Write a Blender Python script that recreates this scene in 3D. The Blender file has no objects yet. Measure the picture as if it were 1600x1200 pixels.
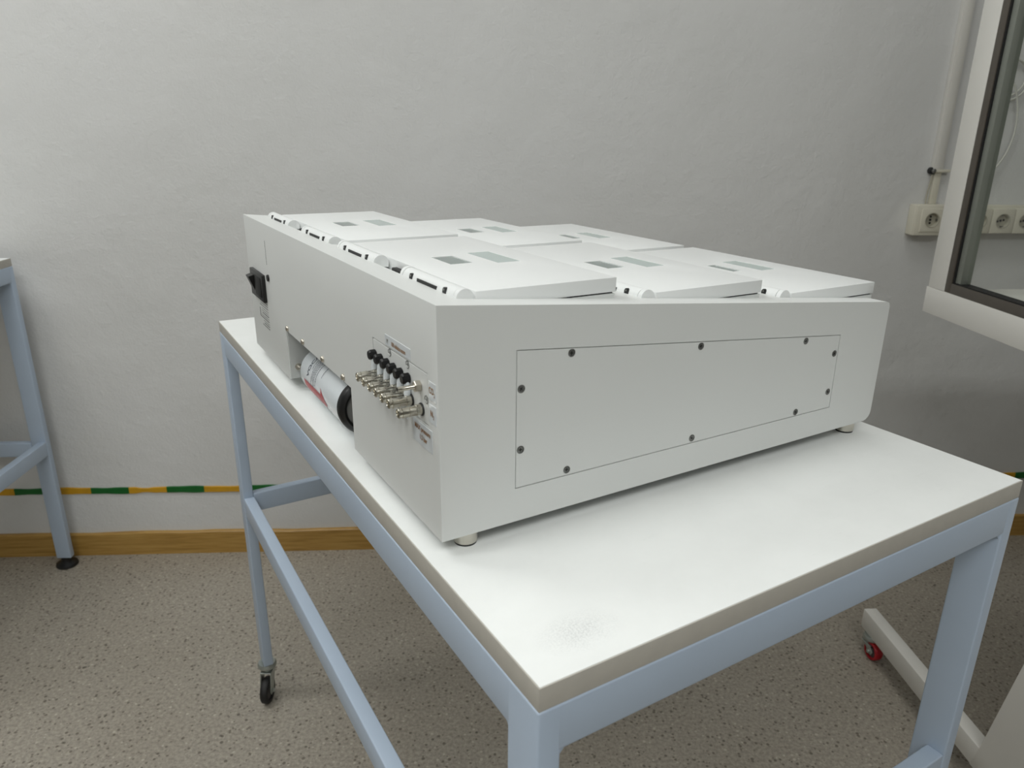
import bpy, bmesh, math, random
from mathutils import Vector, Matrix, Euler

random.seed(7)
SC = bpy.context.scene
COL = SC.collection
H = 0.9711                      # height of the main bench top
R = math.radians

# ------------------------------------------------------------------ camera
yaw, pitch, roll = R(30.993), R(19.1395), R(0.5337)
fw = Vector((math.sin(yaw)*math.cos(pitch), math.cos(yaw)*math.cos(pitch), -math.sin(pitch)))
rt0 = Vector((math.cos(yaw), -math.sin(yaw), 0)); up0 = rt0.cross(fw)
rt = rt0*math.cos(roll) + up0*math.sin(roll); up = -rt0*math.sin(roll) + up0*math.cos(roll)
cd = bpy.data.cameras.new('camera'); cam = bpy.data.objects.new('camera', cd); COL.objects.link(cam)
M3 = Matrix((rt, up, -fw)).transposed()
cam.matrix_world = Matrix.Translation((-0.2442, -0.3633, 0.3892+H)) @ M3.to_4x4()
cd.sensor_width = 36; cd.lens = 1147.82/1600*36; cd.clip_start = 0.02
cd.dof.use_dof = True; cd.dof.focus_distance = 0.95; cd.dof.aperture_fstop = 9
SC.camera = cam

# ------------------------------------------------------------------ view, world, lights
SC.view_settings.view_transform = 'Standard'; SC.view_settings.look = 'None'
SC.view_settings.gamma = 1; SC.view_settings.use_curve_mapping = False
SC.view_settings.exposure = 0.0
wld = bpy.data.worlds.new('world'); SC.world = wld; wld.use_nodes = True
wld.node_tree.nodes['Background'].inputs[0].default_value = (0.9, 0.95, 1, 1)
wld.node_tree.nodes['Background'].inputs[1].default_value = 0.0
PHI = R(-27.6942)               # the room's walls are turned this much from the bench
WD = Vector((math.cos(PHI), math.sin(PHI), 0)); WN = Vector((-math.sin(PHI), math.cos(PHI), 0))
WOFF = 1.7864
CEIL = 3.0
def room(d, n, z): return WD*d + WN*n + Vector((0, 0, z))
LAMPS = [(-2.2, 0.9, 0.17, 'ceiling lamp nearest the back wall, far to the left of the benches'),
         (-1.3, 0.9, 0.16, 'ceiling lamp near the back wall, left above the main bench'),
         (0.6, 0.9, 0.10, 'ceiling lamp near the back wall, right above the main bench'),
         (-1.4, -0.2, 0.24, 'ceiling lamp left of the camera, in front of the main bench'),
         (-0.4, -2.6, 0.16, 'ceiling lamp farthest from the back wall, behind the camera'),
         (-0.5, -1.4, 0.23, 'ceiling lamp behind the camera, between the left and the brightest lamps'),
         (0.6, -1.4, 0.40, 'brightest ceiling lamp, right behind the camera')]
LAMP_W = 51
def lamp_light(d, n, k):
    l = bpy.data.lights.new('lamp_light', 'AREA'); l.shape = 'RECTANGLE'; l.size = 1.15; l.size_y = 0.5
    l.energy = LAMP_W*k; l.color = (0.97, 1.0, 0.995)
    o = bpy.data.objects.new('lamp_light', l); COL.objects.link(o)
    return o

# ------------------------------------------------------------------ materials
def srgb(r, g, b):
    f = lambda c: (c/255/12.92) if c/255 <= 0.04045 else ((c/255+0.055)/1.055)**2.4
    return (f(r), f(g), f(b), 1)
def mat(name, col, rough=0.5, metal=0.0, spec=0.5, **kw):
    m = bpy.data.materials.new(name); m.use_nodes = True
    b = m.node_tree.nodes['Principled BSDF']
    b.inputs['Base Color'].default_value = col
    b.inputs['Roughness'].default_value = rough; b.inputs['Metallic'].default_value = metal
    b.inputs['Specular IOR Level'].default_value = spec
    for k, v in kw.items(): b.inputs[k.replace('_', ' ')].default_value = v
    return m
def nd(m, t, **kw):
    n = m.node_tree.nodes.new(t)
    for k, v in kw.items():
        if hasattr(n, k): setattr(n, k, v)
        else: n.inputs[k.replace('_', ' ')].default_value = v
    return n
def ln(m, a, b): m.node_tree.links.new(a, b)
def bsdf(m): return m.node_tree.nodes['Principled BSDF']
def coord(m, scale=(1, 1, 1)):
    c = nd(m, 'ShaderNodeTexCoord'); mp = nd(m, 'ShaderNodeMapping'); mp.inputs['Scale'].default_value = scale
    ln(m, c.outputs['Object'], mp.inputs['Vector']); return mp.outputs['Vector']
def noise(m, vec, scale, detail=3, rough=0.5):
    n = nd(m, 'ShaderNodeTexNoise'); n.inputs['Scale'].default_value = scale
    n.inputs['Detail'].default_value = detail; n.inputs['Roughness'].default_value = rough
    ln(m, vec, n.inputs['Vector']); return n.outputs['Fac']
def ramp(m, fac, stops):
    r = nd(m, 'ShaderNodeValToRGB'); e = r.color_ramp.elements
    while len(e) < len(stops): e.new(0.5)
    for el, (p, c) in zip(e, stops): el.position = p; el.color = c
    ln(m, fac, r.inputs['Fac']); return r.outputs['Color']
def mix(m, fac, a, b, mode='MIX'):
    n = nd(m, 'ShaderNodeMix', data_type='RGBA', blend_type=mode)
    for s, v in ((n.inputs[0], fac), (n.inputs[6], a), (n.inputs[7], b)):
        if hasattr(v, 'links'): ln(m, v, s)
        else: s.default_value = v
    return n.outputs[2]
def mth(m, op, a, b=None):
    n = nd(m, 'ShaderNodeMath', operation=op)
    for s, v in zip(n.inputs, (a, b)):
        if v is None: continue
        if hasattr(v, 'links'): ln(m, v, s)
        else: s.default_value = v
    return n.outputs[0]
def bump(m, h, strength, dist):
    b = nd(m, 'ShaderNodeBump'); b.inputs['Strength'].default_value = strength; b.inputs['Distance'].default_value = dist
    ln(m, h, b.inputs['Height']); ln(m, b.outputs['Normal'], bsdf(m).inputs['Normal'])
def mottled(name, col, rough, amt=0.04, scale=6, bscale=400, bstr=0.05, **kw):
    m = mat(name, col, rough, **kw); v = coord(m)
    f = noise(m, v, scale)
    c = ramp(m, f, [(0.3, tuple(x*(1-amt) for x in col[:3])+(1,)), (0.7, tuple(min(1, x*(1+amt)) for x in col[:3])+(1,))])
    ln(m, c, bsdf(m).inputs['Base Color'])
    bump(m, noise(m, v, bscale, 2), bstr, 0.001)
    return m

# plaster wall: rolled paint with small blobs and shallow waves
m_wall = mat('wall_plaster', srgb(214, 214, 213), 0.55, spec=0.35)
v = coord(m_wall)
big = noise(m_wall, v, 5, 3); mid = noise(m_wall, v, 38, 4, 0.6); fine = noise(m_wall, v, 190, 3, 0.6)
vo = nd(m_wall, 'ShaderNodeTexVoronoi', feature='SMOOTH_F1'); vo.inputs['Scale'].default_value = 24; ln(m_wall, v, vo.inputs['Vector'])
blob = mth(m_wall, 'LESS_THAN', vo.outputs['Distance'], 0.13)
blobs = ramp(m_wall, vo.outputs['Distance'], [(0.02, (1, 1, 1, 1)), (0.2, (0, 0, 0, 1))])
h1 = mth(m_wall, 'ADD', mth(m_wall, 'MULTIPLY', big, 2.2), mth(m_wall, 'MULTIPLY', mid, 0.42))
h2 = mth(m_wall, 'ADD', h1, mth(m_wall, 'MULTIPLY', fine, 0.30))
h3 = mth(m_wall, 'ADD', h2, mth(m_wall, 'MULTIPLY', blobs, 0.16))
bump(m_wall, h3, 0.55, 0.006)
cw = ramp(m_wall, noise(m_wall, v, 1.3, 4), [(0.3, srgb(212, 212, 210)), (0.7, srgb(217, 217, 216))])
ln(m_wall, cw, bsdf(m_wall).inputs['Base Color'])

# speckled vinyl floor
m_floor = mat('floor_vinyl', srgb(150, 140, 125), 0.42, spec=0.4)
v = coord(m_floor)
f1 = noise(m_floor, v, 2.2, 4); f2 = noise(m_floor, v, 120, 3, 0.7)
base = ramp(m_floor, f1, [(0.3, srgb(158, 150, 137)), (0.7, srgb(167, 160, 148))])
base = mix(m_floor, 1.0, base, ramp(m_floor, f2, [(0.33, (0.68, 0.68, 0.68, 1)), (0.66, (1.12, 1.12, 1.12, 1))]), 'MULTIPLY')
for sc_, th, c in ((75, 0.25, srgb(74, 66, 56)), (48, 0.14, srgb(58, 50, 42)), (60, 0.16, srgb(196, 188, 174))):
    wv = nd(m_floor, 'ShaderNodeTexVoronoi'); wv.inputs['Scale'].default_value = sc_; wv.inputs['Randomness'].default_value = 1
    dist = nd(m_floor, 'ShaderNodeMapping'); dist.inputs['Location'].default_value = (sc_, 3, 1); ln(m_floor, v, dist.inputs['Vector'])
    ln(m_floor, dist.outputs['Vector'], wv.inputs['Vector'])
    sel = nd(m_floor, 'ShaderNodeSeparateColor'); ln(m_floor, wv.outputs['Color'], sel.inputs[0])
    rad = mth(m_floor, 'MULTIPLY', sel.outputs[0], th)
    k = nd(m_floor, 'ShaderNodeMapRange'); ln(m_floor, mth(m_floor, 'SUBTRACT', wv.outputs['Distance'], rad), k.inputs[0])
    k.inputs[1].default_value = 0.0; k.inputs[2].default_value = 0.1; k.inputs[3].default_value = 0.65; k.inputs[4].default_value = 0
    base = mix(m_floor, k.outputs[0], base, c)
ln(m_floor, base, bsdf(m_floor).inputs['Base Color'])
bump(m_floor, f2, 0.08, 0.001)

# bench top laminate with faint canvas grain and a grey scuff at the near corner
m_top = mat('bench_laminate', srgb(236, 237, 234), 0.42, spec=0.4)
v = coord(m_top)
g = noise(m_top, v, 700, 2, 0.6)
scol = ramp(m_top, noise(m_top, v, 7, 5, 0.65), [(0.25, srgb(234, 236, 234)), (0.6, srgb(240, 242, 240))])
sub = nd(m_top, 'ShaderNodeVectorMath', operation='SUBTRACT'); ln(m_top, v, sub.inputs[0]); sub.inputs[1].default_value = (0.064, 0.040, H)
mpp = nd(m_top, 'ShaderNodeMapping'); mpp.inputs['Rotation'].default_value = (0, 0, R(-12)); mpp.inputs['Scale'].default_value = (22, 38, 1)
ln(m_top, sub.outputs[0], mpp.inputs['Vector'])
ln_ = nd(m_top, 'ShaderNodeVectorMath', operation='LENGTH'); ln(m_top, mpp.outputs[0], ln_.inputs[0])
near = nd(m_top, 'ShaderNodeMapRange'); ln(m_top, ln_.outputs['Value'], near.inputs[0]); near.inputs[1].default_value = 0.15; near.inputs[2].default_value = 1.0
near.inputs[3].default_value = 1; near.inputs[4].default_value = 0
grit = ramp(m_top, noise(m_top, v, 620, 4, 0.8), [(0.46, (0, 0, 0, 1)), (0.58, (1, 1, 1, 1))])
k = mth(m_top, 'MULTIPLY', mth(m_top, 'MULTIPLY', near.outputs[0], grit), mth(m_top, 'MULTIPLY', noise(m_top, v, 45, 4, 0.7), 0.62))
scol = mix(m_top, k, scol, srgb(140, 142, 144))
mus = nd(m_top, 'ShaderNodeMapping'); mus.inputs['Scale'].default_value = (3, 14, 1); mus.inputs['Rotation'].default_value = (0, 0, 0.5); ln(m_top, v, mus.inputs['Vector'])
scr = ramp(m_top, noise(m_top, mus.outputs[0], 6, 6, 0.75), [(0.62, (0, 0, 0, 1)), (0.74, (1, 1, 1, 1))])
scol = mix(m_top, mth(m_top, 'MULTIPLY', mth(m_top, 'MULTIPLY', scr, grit), 0.16), scol, srgb(150, 152, 150))
ln(m_top, scol, bsdf(m_top).inputs['Base Color'])
bump(m_top, g, 0.12, 0.0006)

m_band = mottled('edge_band_grey', srgb(186, 182, 173), 0.5, 0.03, 60, 500, 0.05)
m_core = mat('band_seam_brown', srgb(92, 84, 76), 0.7)
m_blue = mottled('pale_blue_paint', srgb(179, 194, 212), 0.38, 0.02, 10, 250, 0.06)
m_white = mottled('white_powder_coat', srgb(221, 223, 221), 0.42, 0.008, 5, 900, 0.05)
m_lid = mottled('white_lid_coat', srgb(234, 236, 235), 0.38, 0.006, 5, 900, 0.03)
m_cream = mottled('cream_plastic', srgb(214, 210, 194), 0.4, 0.02, 20, 300, 0.03)
m_creamd = mat('cream_plastic_recess', srgb(176, 172, 156), 0.45)  # cream made darker, recess shade of the wells in the colour; wire shares it
m_trol = mottled('trolley_white_paint', srgb(224, 222, 216), 0.4, 0.015, 8, 400, 0.04)
m_dark = mat('black_plastic', srgb(20, 20, 20), 0.38)
m_cap = mat('jet_black_cap', srgb(8, 8, 9), 0.4, spec=0.3)
m_rub = mat('black_rubber', srgb(26, 25, 25), 0.6)
m_hole = mat('dark_hole', srgb(30, 31, 31), 0.6)
m_nick = mat('nickel_plating', srgb(196, 192, 180), 0.2, 1.0)
m_nickr = mat('brushed_nickel', srgb(196, 190, 178), 0.36, 1.0)
m_zinc = mat('zinc_plated_steel', srgb(176, 182, 178), 0.34, 0.9)
m_scr = mat('steel_screw', srgb(140, 141, 138), 0.35, 0.9)
m_alu = mat('feet_aluminium', srgb(214, 210, 200), 0.32, 0.9)
m_red = mat('red_polyurethane', srgb(176, 24, 36), 0.4)
m_grey = mat('grey_hub_plastic', srgb(88, 86, 84), 0.5)
m_gold = mat('gold_lettering', srgb(150, 104, 50), 0.45, 0.1)
m_gdark = mat('dim_lettering', srgb(120, 116, 106), 0.5)
m_tape = mat('clear_label_tape', srgb(216, 221, 224), 0.18)
m_ink = mat('dark_blue_ink', srgb(38, 46, 66), 0.5)
m_ink2 = mat('grey_ink', srgb(66, 66, 66), 0.5)
m_arrow = mat('red_arrow_print', srgb(190, 64, 70), 0.4)
m_paper = mat('filter_wrap_white', srgb(222, 228, 232), 0.22)
m_win1 = mat('dark_sight_glass', srgb(140, 151, 148), 0.12)
m_win2 = mat('pale_display_glass', srgb(192, 205, 202), 0.12)
m_wine = mat('window_shadow_edge', srgb(92, 98, 96), 0.4)
m_sash = mottled('dark_anodised_profile', srgb(94, 88, 80), 0.4, 0.06, 40, 200, 0.05, metal=0.35)
m_sash2 = mat('grey_anodised_profile', srgb(132, 136, 128), 0.4, 0.3)
m_gask_gap = mat('black_gasket_gap', srgb(10, 10, 10), 0.6)
m_green = mottled('green_enamel', srgb(8, 96, 34), 0.4, 0.08, 30, 200, 0.1)
m_yellow = mottled('yellow_enamel', srgb(200, 150, 26), 0.42, 0.08, 30, 200, 0.1)
m_cable = mat('white_cable', srgb(206, 206, 198), 0.4)
m_tray = mat('enclosure_tray', srgb(206, 206, 190), 0.45)
m_ceil = mat('ceiling_paint', srgb(226, 226, 222), 0.8)
m_inner = mottled('bay_white_shaded', srgb(196, 198, 196), 0.45, 0.01, 5, 400, 0.04)  # the housing white made darker, shade of the bay put into the colour
m_lum = bpy.data.materials.new('lamp_diffuser'); m_lum.use_nodes = True
bsdf(m_lum).inputs['Emission Color'].default_value = (1, 0.98, 0.94, 1); bsdf(m_lum).inputs['Emission Strength'].default_value = 1.5
# wood baseboard
m_wood = mat('pine_wood', srgb(190, 145, 72), 0.4)
v = coord(m_wood, (1.2, 1, 22))
gr = noise(m_wood, v, 6, 5, 0.6)
cwood = ramp(m_wood, gr, [(0.3, srgb(150, 114, 54)), (0.5, srgb(174, 136, 70)), (0.7, srgb(186, 150, 84))])
ln(m_wood, cwood, bsdf(m_wood).inputs['Base Color']); bump(m_wood, gr, 0.15, 0.002)
# glass pane
m_glass = bpy.data.materials.new('clear_pane'); m_glass.use_nodes = True
nt = m_glass.node_tree; nt.nodes.remove(bsdf(m_glass)); out = nt.nodes['Material Output']
tr = nt.nodes.new('ShaderNodeBsdfTransparent'); tr.inputs[0].default_value = (0.955, 0.965, 0.955, 1)
gl = nt.nodes.new('ShaderNodeBsdfGlossy'); gl.inputs['Roughness'].default_value = 0.02
mx = nt.nodes.new('ShaderNodeMixShader'); mx.inputs[0].default_value = 0.04
nt.links.new(tr.outputs[0], mx.inputs[1]); nt.links.new(gl.outputs[0], mx.inputs[2]); nt.links.new(mx.outputs[0], out.inputs[0])

# ------------------------------------------------------------------ mesh helpers
def finish(name, bm, mats, parent=None, smooth=None, loc=None, rot=None):
    me = bpy.data.meshes.new(name); bmesh.ops.recalc_face_normals(bm, faces=bm.faces[:]); bm.to_mesh(me); bm.free()
    for m in (mats if isinstance(mats, (list, tuple)) else [mats]): me.materials.append(m)
    if smooth is not None:
        for p in me.polygons: p.use_smooth = True
        me.set_sharp_from_angle(angle=R(smooth))
    o = bpy.data.objects.new(name, me); COL.objects.link(o)
    if parent: o.parent = parent
    if loc is not None: o.location = loc
    if rot is not None: o.rotation_euler = rot
    return o
def link_copy(o, parent=None, loc=None, rot=None):
    c = o.copy(); COL.objects.link(c)
    if parent: c.parent = parent
    if loc is not None: c.location = loc
    if rot is not None: c.rotation_euler = rot
    return c
def copy_tree(o, parent=None, loc=None, rot=None):
    c = link_copy(o, parent, loc, rot)
    for ch in list(o.children): copy_tree(ch, c)
    return c
def empty(name, loc=(0, 0, 0), rz=0.0, label=None, cat=None, group=None, parent=None):
    o = bpy.data.objects.new(name, None); COL.objects.link(o); o.empty_display_size = 0.05
    o.location = loc; o.rotation_euler = (0, 0, rz)
    if parent: o.parent = parent
    tag(o, label, cat, group); return o
def tag(o, label=None, cat=None, group=None, kind=None):
    if label: o['label'] = label
    if cat: o['category'] = cat
    if group: o['group'] = group
    if kind: o['kind'] = kind
    return o
def box(bm, x0, x1, y0, y1, z0, z1, bev=0.0, seg=2, mi=0, along=None):
    n0 = set(bm.verts)
    r = bmesh.ops.create_cube(bm, size=1)
    for v_ in r['verts']:
        v_.co = Vector((x0+(v_.co.x+.5)*(x1-x0), y0+(v_.co.y+.5)*(y1-y0), z0+(v_.co.z+.5)*(z1-z0)))
    fs = {f for v_ in r['verts'] for f in v_.link_faces}
    for f in fs: f.material_index = mi
    if bev > 0:
        es = list({e for v_ in r['verts'] for e in v_.link_edges})
        if along is not None: es = [e for e in es if abs((e.verts[0].co-e.verts[1].co)[along]) > 1e-6]
        g_ = bmesh.ops.bevel(bm, geom=es, offset=bev, segments=seg, profile=0.5, affect='EDGES')
        for f in g_['faces']: f.material_index = mi
def bx(name, m, parent, x0, x1, y0, y1, z0, z1, bev=0.0, seg=2, loc=None, rot=None, along=None):
    bm = bmesh.new(); box(bm, x0, x1, y0, y1, z0, z1, bev, seg, 0, along)
    return finish(name, bm, m, parent, 35 if bev else None, loc, rot)
def prism(bm, pts, axis, a0, a1, bev=0.0, seg=2, mi=0):
    """pts: 2D outline; axis: the extrusion axis ('x','y','z'); the outline uses the two others in order."""
    def co(p, a):
        if axis == 'x': return Vector((a, p[0], p[1]))
        if axis == 'y': return Vector((p[0], a, p[1]))
        return Vector((p[0], p[1], a))
    A = [bm.verts.new(co(p, a0)) for p in pts]; B = [bm.verts.new(co(p, a1)) for p in pts]
    fs = [bm.faces.new(A), bm.faces.new(B)]
    n = len(pts)
    for i in range(n): fs.append(bm.faces.new((A[i], A[(i+1) % n], B[(i+1) % n], B[i])))
    for f in fs: f.material_index = mi
    if bev > 0:
        es = list({e for v_ in A+B for e in v_.link_edges})
        g_ = bmesh.ops.bevel(bm, geom=es, offset=bev, segments=seg, profile=0.5, affect='EDGES')
        for f in g_['faces']: f.material_index = mi
def lathe(bm, prof, n=24, mi=0, mtx=None, cap=True):
    """prof: list of (radius, height) about z."""
    rings = []
    for r_, h_ in prof:
        if r_ < 1e-6: rings.append([bm.verts.new((0, 0, h_))])
        else: rings.append([bm.verts.new((r_*math.cos(2*math.pi*i/n), r_*math.sin(2*math.pi*i/n), h_)) for i in range(n)])
    fs = []
    for a, b in zip(rings, rings[1:]):
        for i in range(n):
            j = (i+1) % n
            q = [a[i % len(a)], a[j % len(a)], b[j % len(b)], b[i % len(b)]]
            q2 = []
            for v_ in q:
                if v_ not in q2: q2.append(v_)
            if len(q2) > 2: fs.append(bm.faces.new(q2))
    for rg in (rings[0], rings[-1]):
        if cap and len(rg) > 2: fs.append(bm.faces.new(rg))
    for f in fs: f.material_index = mi
    if mtx is not None: bmesh.ops.transform(bm, matrix=mtx, verts=[v_ for rg in rings for v_ in rg])
def lat(name, m, parent, prof, n=24, loc=None, rot=None, smooth=40, mtx=None, cap=True):
    bm = bmesh.new(); lathe(bm, prof, n, 0, mtx, cap); return finish(name, bm, m, parent, smooth, loc, rot)
def tube(name, m, parent, pts, r_, cyclic=False, n=8):
    cu = bpy.data.curves.new(name, 'CURVE'); cu.dimensions = '3D'; cu.bevel_depth = r_; cu.bevel_resolution = n//4; cu.use_fill_caps = True
    sp = cu.splines.new('NURBS'); sp.points.add(len(pts)-1)
    for p_, q in zip(sp.points, pts): p_.co = (*q, 1)
    sp.use_endpoint_u = True; sp.order_u = 4; sp.use_cyclic_u = cyclic
    t = bpy.data.objects.new('t', cu); COL.objects.link(t)
    dg = bpy.context.evaluated_depsgraph_get(); me = bpy.data.meshes.new_from_object(t.evaluated_get(dg)); me.name = name
    bpy.data.objects.remove(t); me.materials.clear(); me.materials.append(m)
    for p_ in me.polygons: p_.use_smooth = True
    o = bpy.data.objects.new(name, me); COL.objects.link(o)
    if parent: o.parent = parent
    return o
def cut(o, cutters):
    """carve boxes out of a mesh object, then drop the cutters"""
    for c in cutters:
        md = o.modifiers.new('b', 'BOOLEAN'); md.object = c; md.operation = 'DIFFERENCE'; md.solver = 'EXACT'
    bpy.context.view_layer.update()
    dg = bpy.context.evaluated_depsgraph_get(); me = bpy.data.meshes.new_from_object(o.evaluated_get(dg))
    old = o.data; o.modifiers.clear(); o.data = me; me.name = old.name
    for p_ in me.polygons: p_.use_smooth = True
    me.set_sharp_from_angle(angle=R(30))
    for c in cutters: bpy.data.objects.remove(c)
def text_geo(s, size):
    cu = bpy.data.curves.new('t', 'FONT'); cu.body = s; cu.size = size; cu.resolution_u = 3; cu.offset = size*0.022; cu.align_x = 'CENTER'; cu.align_y = 'CENTER'
    t = bpy.data.objects.new('t', cu); COL.objects.link(t)
    dg = bpy.context.evaluated_depsgraph_get(); me = bpy.data.meshes.new_from_object(t.evaluated_get(dg))
    vs = [v_.co.copy() for v_ in me.vertices]; fs = [tuple(p_.vertices) for p_ in me.polygons]
    bpy.data.objects.remove(t); bpy.data.meshes.remove(me)
    return vs, fs
def lettering(name, items, m, parent, f, thick=None):
    """items: (string, size, u, v, horizontal squeeze); f maps (u, v) to 3D; glyphs as thin raised prints"""
    me = bpy.data.meshes.new(name); V, F = [], []
    for s, size, u0, v0, sq in items:
        vs, fs = text_geo(s, size); n = len(V)
        V += [f(u0+c.x*sq, v0+c.y) for c in vs]; F += [tuple(i+n for i in q) for q in fs]
    me.from_pydata(V, [], F); me.materials.append(m)
    o = bpy.data.objects.new(name, me); COL.objects.link(o); o.parent = parent
    return o

# ------------------------------------------------------------------ the room
ROOM = empty('room_frame'); bpy.data.objects.remove(ROOM)
def room_obj(o): o.rotation_euler = (0, 0, PHI); return o
D0, D1, N0 = -4.2, 5.0, -4.2
def shell(name, d0, d1, n0, n1, z0, z1, m, kind='structure'):
    bm = bmesh.new(); box(bm, d0, d1, n0, n1, z0, z1); o = finish(name, bm, m); room_obj(o); tag(o, kind=kind); return o
floor = shell('floor', D0, D1, N0, WOFF, -0.05, 0, m_floor)
wall = shell('wall_back', D0-.1, D1+.1, WOFF, WOFF+.15, 0, CEIL, m_wall)
shell('wall_left', D0-.1, D0, N0, WOFF, 0, CEIL, m_wall)
shell('wall_right', D1, D1+.1, N0, WOFF, 0, CEIL, m_wall)
shell('wall_front', D0-.1, D1+.1, N0-.1, N0, 0, CEIL, m_wall)
shell('ceiling', D0-.1, D1+.1, N0-.1, WOFF+.15, CEIL, CEIL+.1, m_ceil)
# baseboard with an uneven plaster line above it
bm = bmesh.new()
nb = 140; xs = [D0+(D1-D0)*i/nb for i in range(nb+1)]
top = [0.0805+0.0028*math.sin(i*0.9)*math.sin(i*0.37+1)+random.uniform(-.0008, .0008) for i in range(nb+1)]
for y in (WOFF-0.014, WOFF):
    pass
fr_ = [(bm.verts.new((x, WOFF-.014, 0)), bm.verts.new((x, WOFF-.014, t-.003)), bm.verts.new((x, WOFF-.011, t)), bm.verts.new((x, WOFF, t)), bm.verts.new((x, WOFF, 0))) for x, t in zip(xs, top)]
for a, b in zip(fr_, fr_[1:]):
    for i in range(5): bm.faces.new((a[i], a[(i+1) % 5], b[(i+1) % 5], b[i]))
bm.faces.new(fr_[0]); bm.faces.new(fr_[-1])
bb = finish('baseboard_back', bm, m_wood, smooth=30); room_obj(bb); tag(bb, kind='structure')
# green and yellow banded strip running along the wall
strip = bpy.data.objects.new('trim_1', None); COL.objects.link(strip); room_obj(strip); tag(strip, kind='structure')
bnd = [-1.531+0.12045*k for k in range(-6, 54)]
def stripy(x): return 0.2345+0.0015*math.sin(x*2.3+.5)+0.0008*math.sin(x*17)
for i, (a, b) in enumerate(zip(bnd, bnd[1:])):
    bm = bmesh.new(); n = 6
    rings = []
    for k in range(n+1):
        x = a+(b-a)*k/n; c = stripy(x)
        hh = 0.0108+0.0010*math.sin(x*31)+0.0006*math.sin(x*77)
        if i % 2 and abs(x+1.112) < 0.022: hh *= 0.62            # the pinched, chipped spot
        yy = WOFF-0.0045
        rings.append([bm.verts.new((x, WOFF, c-hh)), bm.verts.new((x, yy, c-hh*.9)), bm.verts.new((x, yy, c+hh*.9)), bm.verts.new((x, WOFF, c+hh))])
    for p_, q in zip(rings, rings[1:]):
        for j in range(4): bm.faces.new((p_[j], p_[(j+1) % 4], q[(j+1) % 4], q[j]))
    bm.faces.new(rings[0]); bm.faces.new(rings[-1])
    finish('green_band' if i % 2 == 0 else 'yellow_band', bm, m_green if i % 2 == 0 else m_yellow, strip)

# ceiling lamps (outside the frame, they light the room)
for i, (d, n, k, lb) in enumerate(LAMPS):
    t = empty('ceiling_lamp', room(d, n, CEIL), PHI, lb, 'lamp', 'ceiling lamps')
    bm = bmesh.new(); box(bm, -.62, .62, -.29, -.26, -.07, 0); box(bm, -.62, .62, .26, .29, -.07, 0); box(bm, -.62, -.59, -.26, .26, -.07, 0); box(bm, .59, .62, -.26, .26, -.07, 0)
    finish('lamp_housing', bm, m_ceil, t)
    bx('lamp_diffuser', m_lum, t, -.59, .59, -.26, .26, -.03, -.02)
    l = lamp_light(d, n, k); l.parent = t; l.location = (0, 0, -0.05)

# ------------------------------------------------------------------ benches (blue steel frame, laminate top)
W_, L_, T_ = 0.6845, 1.2519, 0.0225
SA, SB = 0.021, 0.0445
def caster(name, parent, x, y, ztop, r_, tread, hub, fork, swivel, width=0.018, housing=None):
    c = bpy.data.objects.new(name, None); COL.objects.link(c); c.parent = parent; c.location = (x, y, 0)
    # the fork trails the wheel to one side
    off = 0.016
    bm = bmesh.new()
    lathe(bm, [(0, ztop), (0.020, ztop), (0.0225, ztop-.004), (0.0225, ztop-.011), (0.016, ztop-.017), (0.012, ztop-.019), (0.012, ztop-.024), (0, ztop-.024)], 28)
    s = finish('swivel', bm, m_zinc, c, 40)
    ft = ztop-.022
    bm = bmesh.new()
    for sx in (-1, 1):
        prism(bm, [(-.016, ft), (.016, ft), (.014+off, r_+.004), (.010+off, r_-.006), (off-.006, r_-.006), (off-.010, r_+.006)], 'x', sx*(width/2+.0035)-.0012, sx*(width/2+.0035)+.0012, .0006, 1)
    box(bm, -width/2-.0045, width/2+.0045, -.018, .018, ft-.003, ft, .0008, 1)
    f = finish('fork', bm, fork, c, 35, rot=(0, 0, swivel))
    def at_y(o): o.rotation_euler = (0, 0, swivel); return o
    Mx = Matrix.Translation((0, off, r_)) @ Matrix.Rotation(R(90), 4, 'Y')
    bm = bmesh.new(); w2 = width/2
    lathe(bm, [(r_*.72, -w2), (r_*.9, -w2), (r_*.98, -w2*.7), (r_, 0), (r_*.98, w2*.7), (r_*.9, w2), (r_*.72, w2), (r_*.72, -w2)], 36, mtx=Mx, cap=False)
    wh = at_y(finish('wheel', bm, tread, c, 50))
    bm = bmesh.new(); lathe(bm, [(0, -w2*.8), (r_*.25, -w2*.8), (r_*.3, -w2*.55), (r_*.73, -w2*.5), (r_*.73, w2*.5), (r_*.3, w2*.55), (r_*.25, w2*.8), (0, w2*.8)], 28, mtx=Mx)
    finish('hub', bm, hub, wh, 40)
    for s_ in (-1, 1):
        bm = bmesh.new(); lathe(bm, [(0, s_*(w2+.0040)), (.0055, s_*(w2+.0040)), (.0055, s_*(w2+.0075)), (.004, s_*(w2+.009)), (0, s_*(w2+.009))], 6, mtx=Mx)
        finish('axle_nut', bm, m_zinc, c, 30, rot=(0, 0, swivel))
    return c
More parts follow.
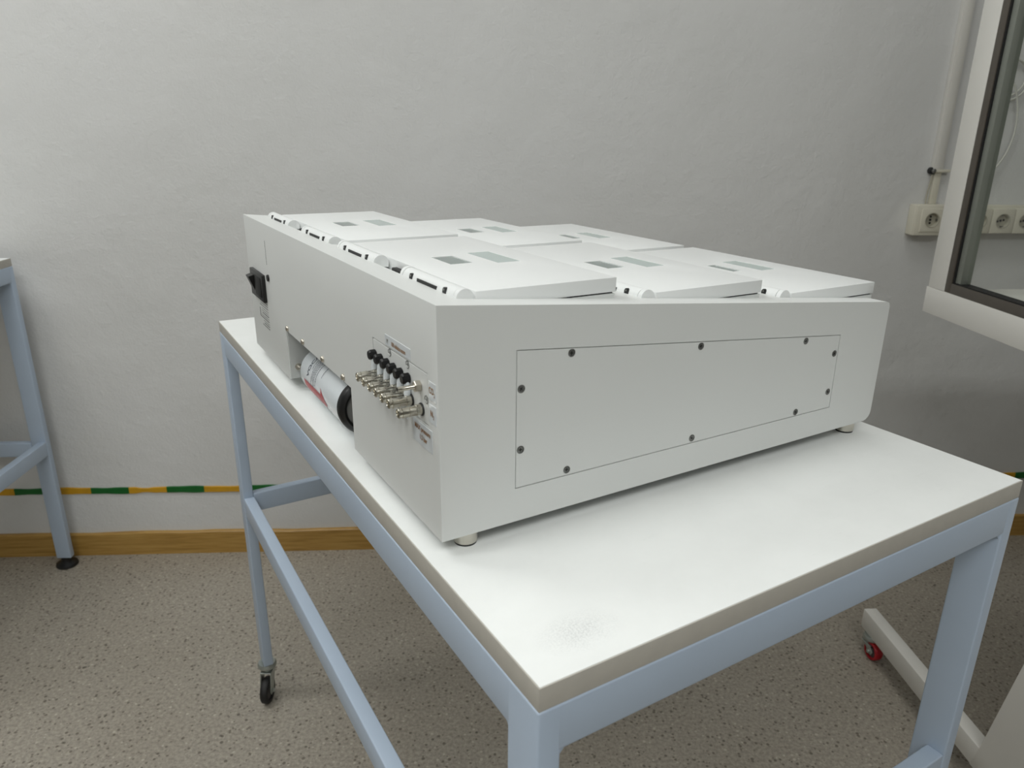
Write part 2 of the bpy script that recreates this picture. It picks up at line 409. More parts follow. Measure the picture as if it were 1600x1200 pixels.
def bench(name, loc, rz, label, h, foot, leg_bottom, str_z, mirror=False):
    t = empty(name, loc, rz, label, 'bench')
    s = -1 if mirror else 1
    def q(x0, x1): return (x0, x1) if not mirror else (-x1, -x0)
    def part(nm, m, x0, x1, y0, y1, z0, z1, bev=.0022, along=None):
        x0, x1 = q(x0, x1); return bx(nm, m, t, x0, x1, y0, y1, z0, z1, bev, 3, along=along)
    b = part('board', m_top, .0012, W_-.0012, .0012, L_-.0012, h-T_, h, 0.0003)
    part('edge_band', m_band, 0, W_, 0, .0012, h-T_, h-.0004, .0004)
    part('edge_band', m_band, 0, W_, L_-.0012, L_, h-T_, h-.0004, .0004)
    part('edge_band', m_band, 0, .0012, .0013, L_-.0013, h-T_, h-.0004, .0004)
    part('edge_band', m_band, W_-.0012, W_, .0013, L_-.0013, h-T_, h-.0004, .0004)
    zr = h-T_-.045; zt = h-T_
    e = .0008
    x_ = .0022
    part('rail', m_blue, SA-x_, W_-SA+x_, -e, .021, zr, zt, along=0)
    part('rail', m_blue, SA-x_, W_-SA+x_, L_-.021, L_+e, zr, zt, along=0)
    part('rail', m_blue, -e, .021, SB-x_, L_-SB+x_, zr, zt, along=1)
    part('rail', m_blue, W_-.021, W_+e, SB-x_, L_-SB+x_, zr, zt, along=1)
    for (x0, y0) in ((-e, -e), (W_-SA, -e), (-e, L_-SB), (W_-SA, L_-SB)):
        part('leg', m_blue, x0, x0+SA+e, y0, y0+SB+e, leg_bottom, zt)
        cx = (x0+SA/2)*s; cy = y0+SB/2
        if foot == 'caster':
            bx('leg_plug', m_rub, t, cx-.0085, cx+.0085, cy-.019, cy+.019, leg_bottom-.003, leg_bottom+.001, .001)
            caster('caster', t, cx, cy, leg_bottom-.002, .033, m_rub, m_grey, m_zinc, R(148 if y0 > .5 else 40))
        else:
            ft = lat('levelling_foot', m_dark, t, [(0, 0), (.031, 0), (.033, .004), (.031, .010), (.018, .016), (.0145, .018), (.0145, leg_bottom), (0, leg_bottom)], 28, loc=(cx, cy, 0))
    za, zb, zc = str_z
    part('stretcher', m_blue, 0, .0225, SB, L_-SB, za-.045, za)
    part('stretcher', m_blue, SA, W_-SA, L_-SB, L_-SB+.021, zb-.045, zb)
    part('stretcher', m_blue, SA, W_-SA, 0.0, .0235, zc-.045, zc)
    # weld fillets where the near leg meets its two rails
    for x0, y0 in ((0, 0), (W_, 0)):
        sx = s*(1 if x0 == 0 else -1); xx = x0*s
        bm = bmesh.new()
        prism(bm, [(xx+sx*(SA-.002), zr+.002), (xx+sx*(SA+.008), zr+.002), (xx+sx*(SA-.002), zr-.009)], 'y', .0015, .019)
        finish('weld_fillet', bm, m_blue, t)
        bm = bmesh.new()
        prism(bm, [(SB-.002, zr+.002), (SB+.009, zr+.002), (SB-.002, zr-.010)], 'x', min(xx+sx*.0015, xx+sx*.019), max(xx+sx*.0015, xx+sx*.019))
        finish('weld_fillet', bm, m_blue, t)
    return t
main = bench('workbench', (0, 0, 0), 0, 'pale blue steel bench on casters carrying the white laboratory incubator', H, 'caster', 0.108, (H-.400, H-.3940, H-.4085))

# second bench at the left, parallel to the wall; its right end is in view
hl = 1.0015
left = empty('workbench', room(-1.354, 1.707+.0225, 0), PHI+R(90), 'pale blue steel bench on black levelling feet at the left edge', 'bench')
# mirrored bench: its depth runs towards -x (away from the wall), its length along the wall to the left
tmpb = bench('bench_tmp', (0, 0, 0), 0, None, hl, 'pad', 0.031, (hl-.564, hl-.564, hl-.560), True)
for ch in list(tmpb.children): ch.parent = left
bpy.data.objects.remove(tmpb)
left.location = room(-1.3535, 1.7290, 0)

# ------------------------------------------------------------------ the incubator
FO = 0.018
inc = empty('laboratory_incubator', (0.0137, 0.1922, H), R(-0.4103),
            'white six-lid benchtop incubator with metal gas couplings on its back', 'incubator')
DD, DW, HR, HF = 0.6456, 0.7835, 0.2294, 0.1637
SL = (HR-HF)/DD; SANG = math.atan(SL)
def dz(z): return z+FO
def deck(a): return HR-SL*a
bm = bmesh.new()
# rounded front edge, crisp folded back edge
prof = [(0, dz(0)), (DD-.014, dz(0))]
for i in range(1, 6):
    t_ = R(-90+90*i/5*0.93); prof.append((DD-.014+.0132*math.cos(t_), dz(.014)+.014*math.sin(t_)))
prof += [(DD, dz(HF-.006)), (DD-.0022, dz(HF-.0012)), (DD-.008, dz(deck(DD-.008)))] + [(0, dz(HR))]
prism(bm, prof, 'y', 0, DW)
# round the two upright front edges and soften the rest
es = []
for e in bm.edges:
    a, b = e.verts; 
    if abs(a.co.y-b.co.y) < 1e-6 and min(a.co.x, b.co.x) > DD-.02: es.append(e)
bmesh.ops.bevel(bm, geom=es, offset=.010, segments=5, profile=0.5, affect='EDGES', clamp_overlap=True)
es = [e for e in bm.edges if all(abs(v_.co.y) < 1e-5 or abs(v_.co.y-DW) < 1e-5 for v_ in e.verts) and abs(e.verts[0].co.y-e.verts[1].co.y) < 1e-5 and max(v_.co.x for v_ in e.verts) < DD-.006]
es += [e for e in bm.edges if all(v_.co.x < 1e-6 for v_ in e.verts) and abs(e.verts[0].co.y-e.verts[1].co.y) > .1]
bmesh.ops.bevel(bm, geom=list(set(es)), offset=.0022, segments=3, profile=0.5, affect='EDGES', clamp_overlap=True)
housing = finish('housing', bm, m_white, inc, 35)
def cutter(x0, x1, y0, y1, z0, z1):
    c = bx('cutter', m_white, None, x0, x1, y0, y1, z0, z1); c.parent = inc; return c
cs = [cutter(-.01, .105, .2485, .5512, dz(-.01), dz(.079))]
bm = bmesh.new(); prism(bm, [(.0800, dz(.0360)), (.5535, dz(.0340)), (.5530, dz(.1315)), (.0800, dz(.1788))], 'y', -.01, .0022)
c = finish('cutter', bm, m_white); c.parent = inc; cs.append(c)
cs.append(cutter(-.01, .0020, .0222, .1634, dz(.1100), dz(.1626)))
for i in range(3):
    a0 = .0355+.217*i
    for y0 in (.034, .402):
        bm = bmesh.new(); zc = deck(a0+.009)
        prism(bm, [(a0, dz(zc-.007)), (a0+.019, dz(zc-.009)), (a0+.019, dz(zc+.02)), (a0, dz(zc+.02))], 'y', y0, y0+.345)
        c = finish('cutter', bm, m_white); c.parent = inc; cs.append(c)
cut(housing, cs)
# access panel in the side, its pocket leaves a dark hairline around it
bm = bmesh.new(); prism(bm, [(.0810, dz(.0369)), (.5527, dz(.0348)), (.5522, dz(.1306)), (.0810, dz(.1776))], 'y', .0002, .002, .0003, 1)
ap = finish('access_panel', bm, m_white, inc, 30)
def screw_mesh():
    bm = bmesh.new()
    lathe(bm, [(.0040, -.0006), (.0042, .0002), (.0034, .0005), (.0031, -.0002), (.0, -.0002)], 20)
    box(bm, -.0019, .0019, -.0004, .0004, -.0004, .0001, mi=1); box(bm, -.0004, .0004, -.0019, .0019, -.0004, .0001, mi=1)
    return bm
scr0 = None
for (a, z) in ((.1423, .1671), (.3138, .1498), (.4879, .1321), (.5460, .1080), (.0857, .1398), (.0857, .0772), (.1413, .0427), (.3132, .0416), (.4874, .0401), (.5450, .0571)):
    rot = (R(90), random.uniform(0, 1.5), 0)
    if scr0 is None: scr0 = finish('panel_screw', screw_mesh(), [m_scr, m_hole], inc, 30, (a, 0, dz(z)), rot)
    else: link_copy(scr0, inc, (a, 0, dz(z)), rot)
# connector plate in the back
cp = bx('connector_plate', m_white, inc, .0002, .0019, .0236, .1620, dz(.1114), dz(.1612), .0003, 1)
rot_b = (0, R(-90), 0)          # local z points out of the back face
for (b, z) in ((.1153, .1576), (.0691, .1577), (.1597, .1346), (.0268, .1358)):
    link_copy(scr0, inc, (0.0002, b, dz(z)), (0, R(-90), 0))
# quick couplings
def coupling():
    bm = bmesh.new()
    lathe(bm, [(0, 0), (.0057, 0), (.0057, .0008), (.0054, .0008), (.0054, .0062), (.0050, .0066), (.0049, .0128), (.0053, .0130), (.0053, .0136),
               (.0050, .0138), (.0050, .0190), (.0053, .0192), (.0053, .0202), (.0047, .0206), (.0046, .0222), (.0049, .0224), (.0049, .0236), (.0044, .0242), (.0038, .0242), (.0034, .0225), (.0032, .0150), (0, .0150)], 26)
    return bm
c0 = finish('gas_coupling', coupling(), m_nick, inc, 35, (0, .0621, dz(.1243)), rot_b)
bm = bmesh.new(); lathe(bm, [(.0045, -.0004), (.0062, -.0004), (.0064, .0006), (.0060, .0014), (.0045, .0014)], 26, cap=False)
ring0 = finish('seal_ring', bm, m_rub, c0, 35)
bm = bmesh.new(); lathe(bm, [(0, .0165), (.0026, .0165), (.0026, .0205), (.0012, .0215), (0, .0215)], 16)
core0 = finish('valve_core', bm, m_hole, c0, 35)
for k in range(1, 6):
    copy_tree(c0, inc, (0, .0621+.01748*k, dz(.1243+.0002*k)), rot_b)
copy_tree(c0, inc, (0, .0379, dz(.1228)), rot_b)
# hex nut with thin stub tube (gas inlet)
hx = lat('hex_nut', m_nickr, inc, [(0, 0), (.0052, 0), (.0056, .0008), (.0056, .0052), (.0050, .0060), (0, .0060)], 6, (0, .0406, dz(.1452)), rot_b, 20)
lat('stub_tube', m_nick, hx, [(0, .005), (.0026, .005), (.0026, .0062), (.0023, .0068), (.0023, .0225), (.0015, .0225), (.0012, .010), (0, .010)], 20)
# sampling ports: black knurled caps on white stems
for k in range(6):
    b = .0664+.0180*k
    cap = lat('port_cap', m_cap, inc, [(0, 0), (.0050, 0), (.0056, .0010), (.0056, .0064), (.0044, .0080), (0, .0080)], 8, (0, b, dz(.1452)), rot_b, 25)
    bm = bmesh.new(); lathe(bm, [(0, 0), (.0030, 0), (.0034, .004), (.0030, .012), (.0024, .017), (0, .017)], 16)
    st = finish('port_stem', bm, m_paper, inc, 40, (-.0032, b-.0022, dz(.1262)))
# chrome dome screws above the bay
bm = bmesh.new(); lathe(bm, [(0, 0), (.0042, 0), (.0042, .0010), (.0037, .0024), (.0024, .0034), (0, .0038)], 18)
ds0 = finish('dome_screw', bm, m_nickr, inc, 50, (0, .5372, dz(.0845)), rot_b)
for b in (.4524, .3584, .2742): link_copy(ds0, inc, (0, b, dz(.0850)), rot_b)
# filter bay lining
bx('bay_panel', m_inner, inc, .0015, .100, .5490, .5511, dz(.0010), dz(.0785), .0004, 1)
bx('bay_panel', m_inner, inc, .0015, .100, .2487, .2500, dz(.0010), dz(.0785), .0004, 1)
lat('bay_fitting', m_nickr, inc, [(0, 0), (.0052, 0), (.0052, .004), (.0038, .006), (.0038, .011), (.0030, .013), (0, .013)], 16, (.0135, .5490, dz(.019)), (R(90), 0, 0))
# filter cartridge
C0 = Vector((.0417, .5109, dz(.0217))); C1 = Vector((.0371, .3029, dz(.0283))); ax = (C1-C0); LEN = ax.length; ax.normalize()
fil = bpy.data.objects.new('filter_cartridge', None); COL.objects.link(fil); fil.parent = inc
zax = ax; xax = Vector((-1, 0, 0)); xax = (xax-zax*xax.dot(zax)).normalized(); yax = zax.cross(xax)
fil.matrix_local = Matrix.Translation(C0) @ Matrix((xax, yax, zax)).transposed().to_4x4()
fil['label'] = 'white cylindrical air filter cartridge with red arrow print'
FR = .0363
lat('filter_body', m_paper, fil, [(0, 0), (FR-.006, 0), (FR-.0015, .002), (FR, .006), (FR, LEN-.012), (0, LEN-.012)], 64)
lat('end_cap', m_dark, fil, [(FR-.0095, LEN-.004), (FR-.009, LEN+.0005), (FR-.006, LEN+.002), (FR-.0015, LEN), (FR+.0004, LEN-.003), (FR+.0004, LEN-.0119), (FR-.010, LEN-.0119)], 64, cap=False)
lat('end_disc', mat('filter_end_grey', srgb(128, 127, 124), 0.5), fil, [(0, LEN-.0035), (FR-.0096, LEN-.0035), (FR-.0096, LEN-.010), (0, LEN-.010)], 48)
lat('bay_hose_nipple', m_nickr, fil, [(0, LEN-.0034), (.006, LEN-.0034), (.006, LEN+.010), (.004, LEN+.012), (0, LEN+.012)], 16)
# prints wrapped round the cartridge: u runs round it (angle), v runs along it
# angle 0 = straight out of the back (local x), yax sense decides up
UPS = 1 if yax.z > 0 else -1
def wrap(th0, v0):
    def f(u, v_):
        th = UPS*(th0+u/FR); rr = FR+.00025
        return (rr*math.cos(th), rr*math.sin(th), v0-v_)
    return f
lettering('lettering', [('VOC/HEPA', .0130, .012, 0, 1)], m_ink, fil, wrap(R(40), .048))
rows = []
for i, (vv, uu, n, sz) in enumerate(((.060, .012, 22, .0034), (.066, .002, 34, .0034), (.071, .004, 30, .0034), (.076, 0, 34, .0034), (.081, .001, 32, .0034), (.088, .004, 34, .0034), (.1085, .010, 20, .0030))):
    rows.append((vv, uu, n, sz))
bm = bmesh.new()
for vv, uu, n, sz in rows:                 # fine print, too small to read: rows of short strokes
    f = wrap(R(40), vv); x = -n*.0008
    while x < n*.0008:
        w_ = random.choice((.0012, .002, .0028))
        seg = 2
        for k in range(seg):
            a, b = x+uu+w_*k/seg, x+uu+w_*(k+1)/seg
            q_ = [bm.verts.new(f(a, -.0009)), bm.verts.new(f(b, -.0009)), bm.verts.new(f(b, .0009)), bm.verts.new(f(a, .0009))]
            bm.faces.new(q_)
        x += w_+.0007
finish('fine_print', bm, m_ink, fil)
f = wrap(R(-11), 0); bm = bmesh.new()       # arrow pointing at the near end
def strip_mesh(bm, u0a, u1a, v0_, u0b, u1b, v1_, n=6):
    for i in range(n):
        s0, s1 = i/n, (i+1)/n
        for s2 in range(4):
            t0_, t1_ = s2/4, (s2+1)/4
            def P(s, t_):
                lo = u0a+(u0b-u0a)*s; hi = u1a+(u1b-u1a)*s
                return bm.verts.new(f(lo+(hi-lo)*t_, -(v0_+(v1_-v0_)*s)))
            bm.faces.new((P(s0, t0_), P(s1, t0_), P(s1, t1_), P(s0, t1_)))
strip_mesh(bm, -.011, .0050, .026, -.011, .0050, .116, 8)
strip_mesh(bm, -.021, .0140, .116, -.004, -.0030, .142, 4)
finish('arrow_print', bm, m_arrow, fil)

# power inlet with rocker switch, fuse button, air slot, rating print
pin = bx('power_inlet', m_dark, inc, -.0055, .002, .661, .752, dz(.0985), dz(.1440), .0016, 2)
bm = bmesh.new(); prism(bm, [(-.0050, dz(.1360)), (-.0145, dz(.1330)), (-.0050, dz(.1080))], 'y', .722, .744, .0006, 1); finish('rocker_switch', bm, m_dark, pin)
bm = bmesh.new(); box(bm, -.0066, -.005, .671, .712, dz(.105), dz(.138), .0012); finish('inlet_socket', bm, m_gask_gap, pin, 35)
lat('fuse_button', m_dark, inc, [(0, 0), (.0055, 0), (.0055, .002), (.0045, .003), (0, .003)], 18, (0, .6345, dz(.1445)), rot_b)
bx('panel_slit', m_gask_gap, inc, -.0002, .0006, .6375, .6387, dz(.165), dz(.203))
bm = bmesh.new(); zz = .094
for w_, thick in ((.050, .0006), (.052, .0006), (.060, .0010), (.046, .0005), (.050, .0005), (.044, .0014), (.052, .0006), (.062, .0013), (.040, .0006), (.036, .0012), (.05, .0012)):
    y = .662
    while y < .662+w_:
        l_ = random.choice((.004, .007, .010)); box(bm, -.0002, .0002, y, min(y+l_, .662+w_), dz(zz), dz(zz+thick)); y += l_+.0015
    zz -= .0042
box(bm, -.0004, .0002, .7215, .7232, dz(.066), dz(.080))
finish('rating_print', bm, m_ink2, inc)

# embossed label tapes
def back_map(b0, z0): return lambda u, v_: (-.0008, b0-u, dz(z0)+v_)
def tape(name, b0, b1, z0, z1, items):
    t = bx('label_tape', m_tape, inc, -.0005, .0001, b0, b1, dz(z0), dz(z1), .0001, 1)
    for mm, its in items: lettering('lettering', its, mm, t, back_map((b0+b1)/2, (z0+z1)/2))
tape('pt', .0600, .1250, .1640, .1752, [(m_gdark, [('PT', .0062, -.0255, -.0010, .62)]), (m_gold, [('1000 validation sensors', .0062, .0030, -.0010, .62)])])
tape('co2', .0046, .0197, .1388, .1566, [(m_gold, [('CO', .0085, -.0015, .0005, .78), ('2', .0052, .0050, -.0022, .78)])])
tape('n2', .0050, .0197, .1166, .1346, [(m_gold, [('N', .0085, -.0018, .0005, .85), ('2', .0052, .0024, -.0022, .85)])])
tape('max', .0150, .0590, .0850, .1082, [(m_gold, [('MAX pressure', .0070, .0005, .0056, .86), ('1.5 bar', .0070, .002, -.0030, .86)])])
tape('co2', .0740, .0980, .1000, .1080, [(m_gold, [('CO', .0075, .0030, .0000, .8), ('2', .0048, .0090, -.0018, .8)])])

# stepped lids, hinges and sight windows
LA0, LB = .0535, .341
def make_lid():
    # origin at the lid's hinge edge near corner, top surface at z=0
    t = bpy.data.objects.new('chamber_lid', None)
    bm = bmesh.new(); box(bm, 0, .1628, 0, LB, -.0150, 0, .0006, 2)
    o = finish('chamber_lid', bm, m_lid, inc, 35)
    return o
def glass(name, m, x0, x1, y0, y1, z, parent): return bx(name, m, parent, x0, x1, y0, y1, z-.001, z)
bpy.context.view_layer.update()
def lid_at(i, j, wins):
    a0 = LA0+.2172*i; b0 = .030+.363*j; zt = .2306-.0227*i
    lid = make_lid(); lid.location = (a0, b0, dz(zt)); lid.rotation_euler = (0, R(.45), 0)
    cs = []
    (x0, x1, y0, y1), (u0, u1, w0, w1) = wins
    bpy.context.view_layer.update()
    for q_ in ((x0, x1, y0, y1), (u0, u1, w0, w1)):
        c = bx('cutter', m_lid, lid, q_[0], q_[1], q_[2], q_[3], -.0013 if q_[0] == x0 else -.0004, .01); cs.append(c)
    bpy.context.view_layer.update(); cut(lid, cs)
    glass('sight_window', m_win1, x0, x1, y0, y1, -.00105, lid); glass('display_window', m_win2, u0, u1, w0, w1, -.00025, lid)
    return lid
SM = (.0433, .0703, .1405, .1925); BG = (.0955, .1250, .1280, .2045)
for i in range(3):
    for j in range(2):
        sm = SM; bg = BG
        if i == 2: sm = (.0480 if j == 0 else .0330, .0640 if j == 0 else .0540, .1405, .1925); bg = (.0925, .1210, .1290, .2060)
        if j == 1 and i == 2: bg = (.082, .110, .128, .2045)
        if j == 1: sm = sm[:2]+(sm[2]+.010, sm[3]+.010); bg = bg[:2]+(bg[2]+.007, bg[3]+.007)
        l = lid_at(i, j, (sm, bg))
        # wedge-shaped plinth below the lid
        a0 = LA0+.2172*i; b0 = .030+.363*j; zb = .2306-.0227*i-.0150-.0018
        bm = bmesh.new(); x1 = a0+.1622
        prism(bm, [(a0+.04, dz(deck(a0+.04)-.003)), (x1, dz(deck(x1)-.003)), (x1, dz(zb-.0012)), (a0+.04, dz(zb-.0003))], 'y', b0+.001, b0+LB-.001, .0004, 1)
        finish('lid_plinth', bm, m_white, inc, 30)
        bx('gap_shade_strip', m_gask_gap, inc, a0+.045, x1-.002, b0+.003, b0+LB-.003, dz(zb-.003), dz(zb+.0012), 0, 1)  # black strip standing in for the shade in the gap below the lid
# hinges
def hinge():
    r_ = .0092
    h = bpy.data.objects.new('hinge', None); COL.objects.link(h); h.parent = inc
    def half(y0, y1, rr, nm, hz=1.0):
        bm = bmesh.new(); pts = [(rr*math.cos(R(t_)), hz*rr*math.sin(R(t_))) for t_ in range(0, 181, 12)]
        pts = [(p_[0], p_[1]) for p_ in pts]+[(-rr, -.004), (rr, -.004)]
        prism(bm, pts, 'y', y0, y1); return finish(nm, bm, m_lid, h, 40)
    half(.0072, .1258, r_-.0003, 'hinge_cover'); half(0, .0062, r_, 'hinge_end'); half(.1268, .133, r_, 'hinge_end')
    bm = bmesh.new(); prism(bm, [(.0078*math.cos(R(t_)), .0078*math.sin(R(t_))) for t_ in range(0, 181, 15)], 'y', .004, .129); finish('hinge_barrel', bm, m_scr, h, 40)
    for y in (.0255, .1045):
        bm = bmesh.new(); pts = [(y-.0034, 0), (y+.0034, 0), (y+.0034, .0034), (y+.0022, .0054), (y, .0062), (y-.0022, .0054), (y-.0034, .0034)]
        prism(bm, pts, 'x', -r_-.0002, -r_+.0045); o = finish('screw_hole', bm, m_hole, h)
        bm = bmesh.new(); lathe(bm, [(0, 0), (.0012, 0), (.0011, .0004), (0, .0005)], 12); finish('hinge_screw', bm, m_scr, o, 40, (-r_-.0002, y+.0004, .0036), rot_b)
    bx('hinge_slot', m_hole, h, -r_-.0001, -r_+.002, .043, .089, .0002, .0036)
    return h
h0 = hinge()
first = True
for i in range(3):
    for b0 in (.031, .2425, .4125, .620):
        a = .0433+.2172*i; loc = (a, b0, dz(deck(a)-.0003)); rot = (0, SANG, 0)
        if first: h0.location = loc; h0.rotation_euler = rot; first = False
        else: copy_tree(h0, inc, loc, rot)
    for b0 in (.166, .548):
        bx('hinge_gap', m_hole, inc, .0450+.2172*i, .0520+.2172*i, b0+.008, b0+.050, dz(deck(.0433+.2172*i)-.006), dz(deck(.0433+.2172*i)-.001), .001, 1)
# feet
f0 = lat('foot', m_alu, inc, [(0, .0022), (.0118, .0022), (.0120, .003), (.0120, .0195), (0, .0195)], 32, (.0342, .0186, 0))
lat('foot_pad', m_rub, f0, [(0, 0), (.0112, 0), (.0116, .0022), (0, .0022)], 32)
for a, b in ((.6200, .0186), (.0342, DW-.0186), (.6200, DW-.0186)): copy_tree(f0, inc, (a, b, 0))

# ------------------------------------------------------------------ wheeled enclosure stand at the right
st = empty('wheeled_enclosure_stand', room(1.0244, 1.2, 0), PHI, 'white wheeled stand with upper glazed frame beside the bench', 'stand')
def rbx(name, m, d0, d1, n0, n1, z0, z1, bev=.0015, parent=None):   # room coordinates relative to the stand's origin
    return bx(name, m, parent or st, d0-1.0244, d1-1.0244, n0-1.2, n1-1.2, z0, z1, bev, 2)
c = 1.0244
rbx('base_beam', m_trol, c, c+.036, .02, 1.2180, .066, .1215, .003)
bm = bmesh.new()   # broad upright plate, leaning a little, flush with the beam
prism(bm, [(.748-1.2, .066), (.732-1.2, .118), (.575-1.2, .985), (.20-1.2, .985), (.36-1.2, .066)], 'x', -.0012, .038, .002, 2)
finish('upright_plate', bm, m_trol, st, 30)
rbx('bottom_rail', m_trol, c, c+.040, -.02, 1.2195, .9600, 1.0200)
rbx('post', m_trol, c+.0004, c+.040, 1.1550, 1.2150, 1.0203, 1.9)
rbx('post', m_trol, c+.0004, c+.040, -.02, .04, 1.0203, 1.9)
rbx('top_rail', m_trol, c, c+.040, -.02, 1.2195, 1.9002, 1.96)
rbx('inner_profile', m_sash, c+.0015, c+.034, 1.1355, 1.1549, 1.0203, 1.8995, .0005)
rbx('inner_profile', m_sash, c+.0015, c+.034, .0401, 1.1354, 1.0203, 1.0420, .0005)
rbx('gasket', m_gask_gap, c+.004, c+.030, 1.1300, 1.1354, 1.0421, 1.8995, 0)
rbx('gasket', m_gask_gap, c+.004, c+.030, .0401, 1.1299, 1.0421, 1.0445, 0)
rbx('sliding_profile', m_sash2, c+.006, c+.030, 1.1120, 1.1299, 1.0446, 1.8995, .0008)
rbx('glass_pane', m_glass, c+.020, c+.024, .0402, 1.1119, 1.0446, 1.8990, 0)
# the floor tray of the enclosure, seen through the pane, with a curved lip
bm = bmesh.new()
pts = [(c+.060, 1.012), (c+.74, 1.012), (c+.74, 1.020), (c+.060, 1.020)]  # unseen depth added behind the pane to darken the floor and wall there
prism(bm, [(p_[0]-1.0244, p_[1]) for p_ in pts], 'y', -.02-1.2, 1.18-1.2, .001, 1)
finish('tray', bm, m_trol, st)
rbx('tray_support', m_trol, c+.039, c+.75, .30, .34, .97, 1.0118)
rbx('tray_support', m_trol, c+.039, c+.75, 1.14, 1.18, .97, 1.0118)
rbx('rear_rail', m_trol, c+.725, c+.75, -.02, 1.2195, .96, 1.0119)
for n in (1.178, .13): caster('caster', st, .0120, n-1.2, .066, .0265, m_red, m_grey, m_zinc, R(188), width=.022)

# ------------------------------------------------------------------ sockets, trunking, cable on the wall
def wall_empty(name, d, z, label, cat, group=None):
    return empty(name, room(d, WOFF, z), PHI, label, cat, group)
def socket_face(parent, x, z, y, s=1.0, rot=0):
    """recessed round schuko well, contact holes and clips; y is the front plane (negative = out of the wall)"""
    bm = bmesh.new(); Mx = Matrix.Translation((x, y, z)) @ Matrix.Rotation(R(90), 4, 'X')
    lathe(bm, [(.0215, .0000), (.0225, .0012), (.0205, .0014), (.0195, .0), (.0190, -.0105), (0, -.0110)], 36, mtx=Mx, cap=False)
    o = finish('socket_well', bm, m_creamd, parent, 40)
    bm = bmesh.new()
    for a in (-1, 1):
        px, pz = (a*.0095*math.cos(rot), a*.0095*math.sin(rot))
        lathe(bm, [(0, 0), (.0034, 0), (.0034, .0010), (0, .0010)], 14, mtx=Matrix.Translation((x+px, y+.0112, z+pz)) @ Matrix.Rotation(R(90), 4, 'X'))
    lathe(bm, [(0, 0), (.0036, 0), (.0036, .0010), (0, .0010)], 14, mtx=Matrix.Translation((x, y+.0112, z)) @ Matrix.Rotation(R(90), 4, 'X'))
    finish('contact_holes', bm, m_hole, o)
    bm = bmesh.new()
    for a in (-1, 1):
        px, pz = (-a*.0172*math.sin(rot), a*.0172*math.cos(rot))
        if abs(math.sin(rot)) > .5: box(bm, x+px-.0012, x+px+.0012, y+.003, y+.0095, z+pz-.0035, z+pz+.0035)
        else: box(bm, x+px-.0035, x+px+.0035, y+.003, y+.0095, z+pz-.0012, z+pz+.0012)
    finish('earth_clips', bm, m_scr, o)
def frame_with_well(name, m, parent, x0, x1, z0, z1, y0, y1, wx, wz):
    o = bx(name, m, parent, x0, x1, y0, y1, z0, z1, .002, 2)
    bm = bmesh.new(); lathe(bm, [(0, -.02), (.0200, -.02), (.0200, .0125), (0, .0125)], 36, mtx=Matrix.Translation((wx, y0, wz)) @ Matrix.Rotation(R(-90), 4, 'X'))
    cc = finish('cutter', bm, m); cc.parent = parent
    bpy.context.view_layer.update(); cut(o, [cc]); return o
sb1 = wall_empty('wall_socket', 1.335, 1.0660, 'single cream wall socket with deep surface box left of the white post', 'socket')
bx('surface_box', m_cream, sb1, -.0475, .0440, -.036, 0, 0, .0905, .003, 3)
frame_with_well('cover_frame', m_cream, sb1, -.0465, .0430, .0010, .0895, -.045, -.0362, .003, .0465)
frame_with_well('socket_plate', m_cream, sb1, -.032, .034, .011, .080, -.0475, -.0300, .003, .0465)
socket_face(sb1, .003, .0465, -.0475, rot=R(90))
sb2 = wall_empty('wall_socket', 1.3795, 1.0720, 'row of cream wall sockets seen through the glazed frame', 'socket')
bx('surface_box', m_cream, sb2, .0005, .364, -.030, 0, 0, .0830, .002, 2)
for k in range(5):
    x = .0728*k
    frame_with_well('socket_plate', m_cream, sb2, x+.0010, x+.0718, .001, .0745, -.044, -.0302, x+.0460-.0095, .038)
    socket_face(sb2, x+.0365, .038, -.044, rot=R(12))
tr1 = wall_empty('cable_trunking', 1.3450, 1.1565, 'narrow white cable trunking running up the wall above the sockets', 'trunking')
bx('lower_duct', m_cream, tr1, -.004, .017, -.012, 0, 0, .0950, .0012)
bx('upper_duct', m_trol, tr1, -.0150, .0160, -.017, 0, .1010, CEIL-1.1575, .0012)
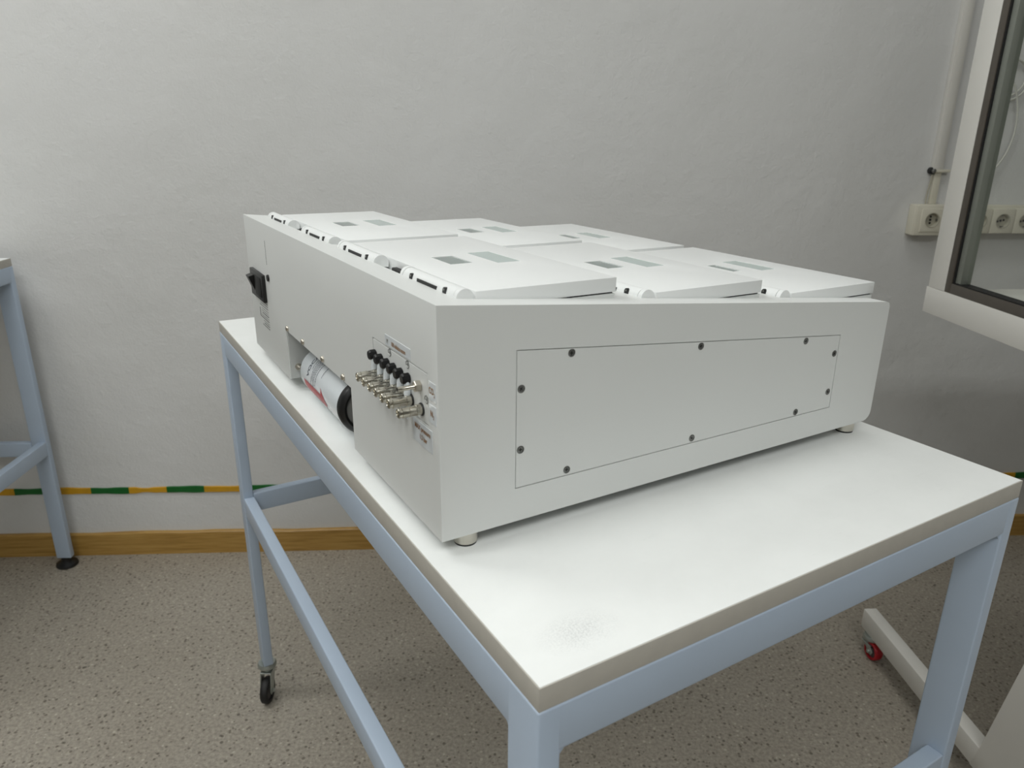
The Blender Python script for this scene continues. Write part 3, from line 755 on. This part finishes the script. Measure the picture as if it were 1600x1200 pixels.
bx('duct_cover', m_trol, tr1, -.0110, .0120, -.019, -.0168, .1010, CEIL-1.1575, .0012)
bx('joint_collar', m_cream, tr1, -.016, .038, -.020, 0, .0930, .1009, .001)
kn = wall_empty('cable_gland', 1.333, 1.2535, 'small dark metal gland knob on the wall beside the trunking', 'gland')
lat('gland_ring', m_hole, kn, [(0, 0), (.0105, 0), (.0105, .012), (.0085, .016), (0, .016)], 20, (0, 0, 0), (R(90), 0, 0))
lat('gland_nut', m_scr, kn, [(0, .0155), (.0070, .0155), (.0070, .020), (.0045, .023), (0, .023)], 6, (0, 0, 0), (R(90), 0, 0))
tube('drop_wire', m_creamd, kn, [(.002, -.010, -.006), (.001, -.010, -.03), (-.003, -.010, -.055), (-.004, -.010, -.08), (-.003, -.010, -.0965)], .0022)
# loose coil of white cable
def wp(d, z, n=.006): return (d, WOFF-n, z)
co = empty('cable_coil', (0, 0, 0), 0, 'loose coil of thin white cable hanging on the wall seen through the pane', 'cable')
co.location = room(1.50, WOFF, 1.25); co.rotation_euler = (0, 0, PHI)
def rel(pts, n): return [(d-1.50, -nn, z-1.25) for (d, z), nn in zip(pts, n if isinstance(n, list) else [n]*len(pts))]
ring = [(1.507+.056*math.cos(R(a)), 1.5135+.054*math.sin(R(a))) for a in range(0, 360, 30)]
tube('coil_loop', m_cable, co, rel(ring, .010), .0028, True)
ring = [(1.511+.060*math.cos(R(a+10)), 1.507+.058*math.sin(R(a+10))) for a in range(0, 360, 30)]
tube('coil_loop', m_cable, co, rel(ring, .015), .0028, True)
tube('cable_tail', m_cable, co, rel([(1.455, 1.535), (1.490, 1.528), (1.520, 1.505), (1.540, 1.465), (1.553, 1.42), (1.558, 1.365), (1.550, 1.315), (1.528, 1.270), (1.500, 1.242), (1.470, 1.222), (1.44, 1.205)], .018), .0027)
tube('cable_tail', m_cable, co, rel([(1.500, 1.475), (1.506, 1.455), (1.511, 1.43), (1.511, 1.405), (1.500, 1.398), (1.482, 1.400)], .006), .0020)
bpy.context.view_layer.update()
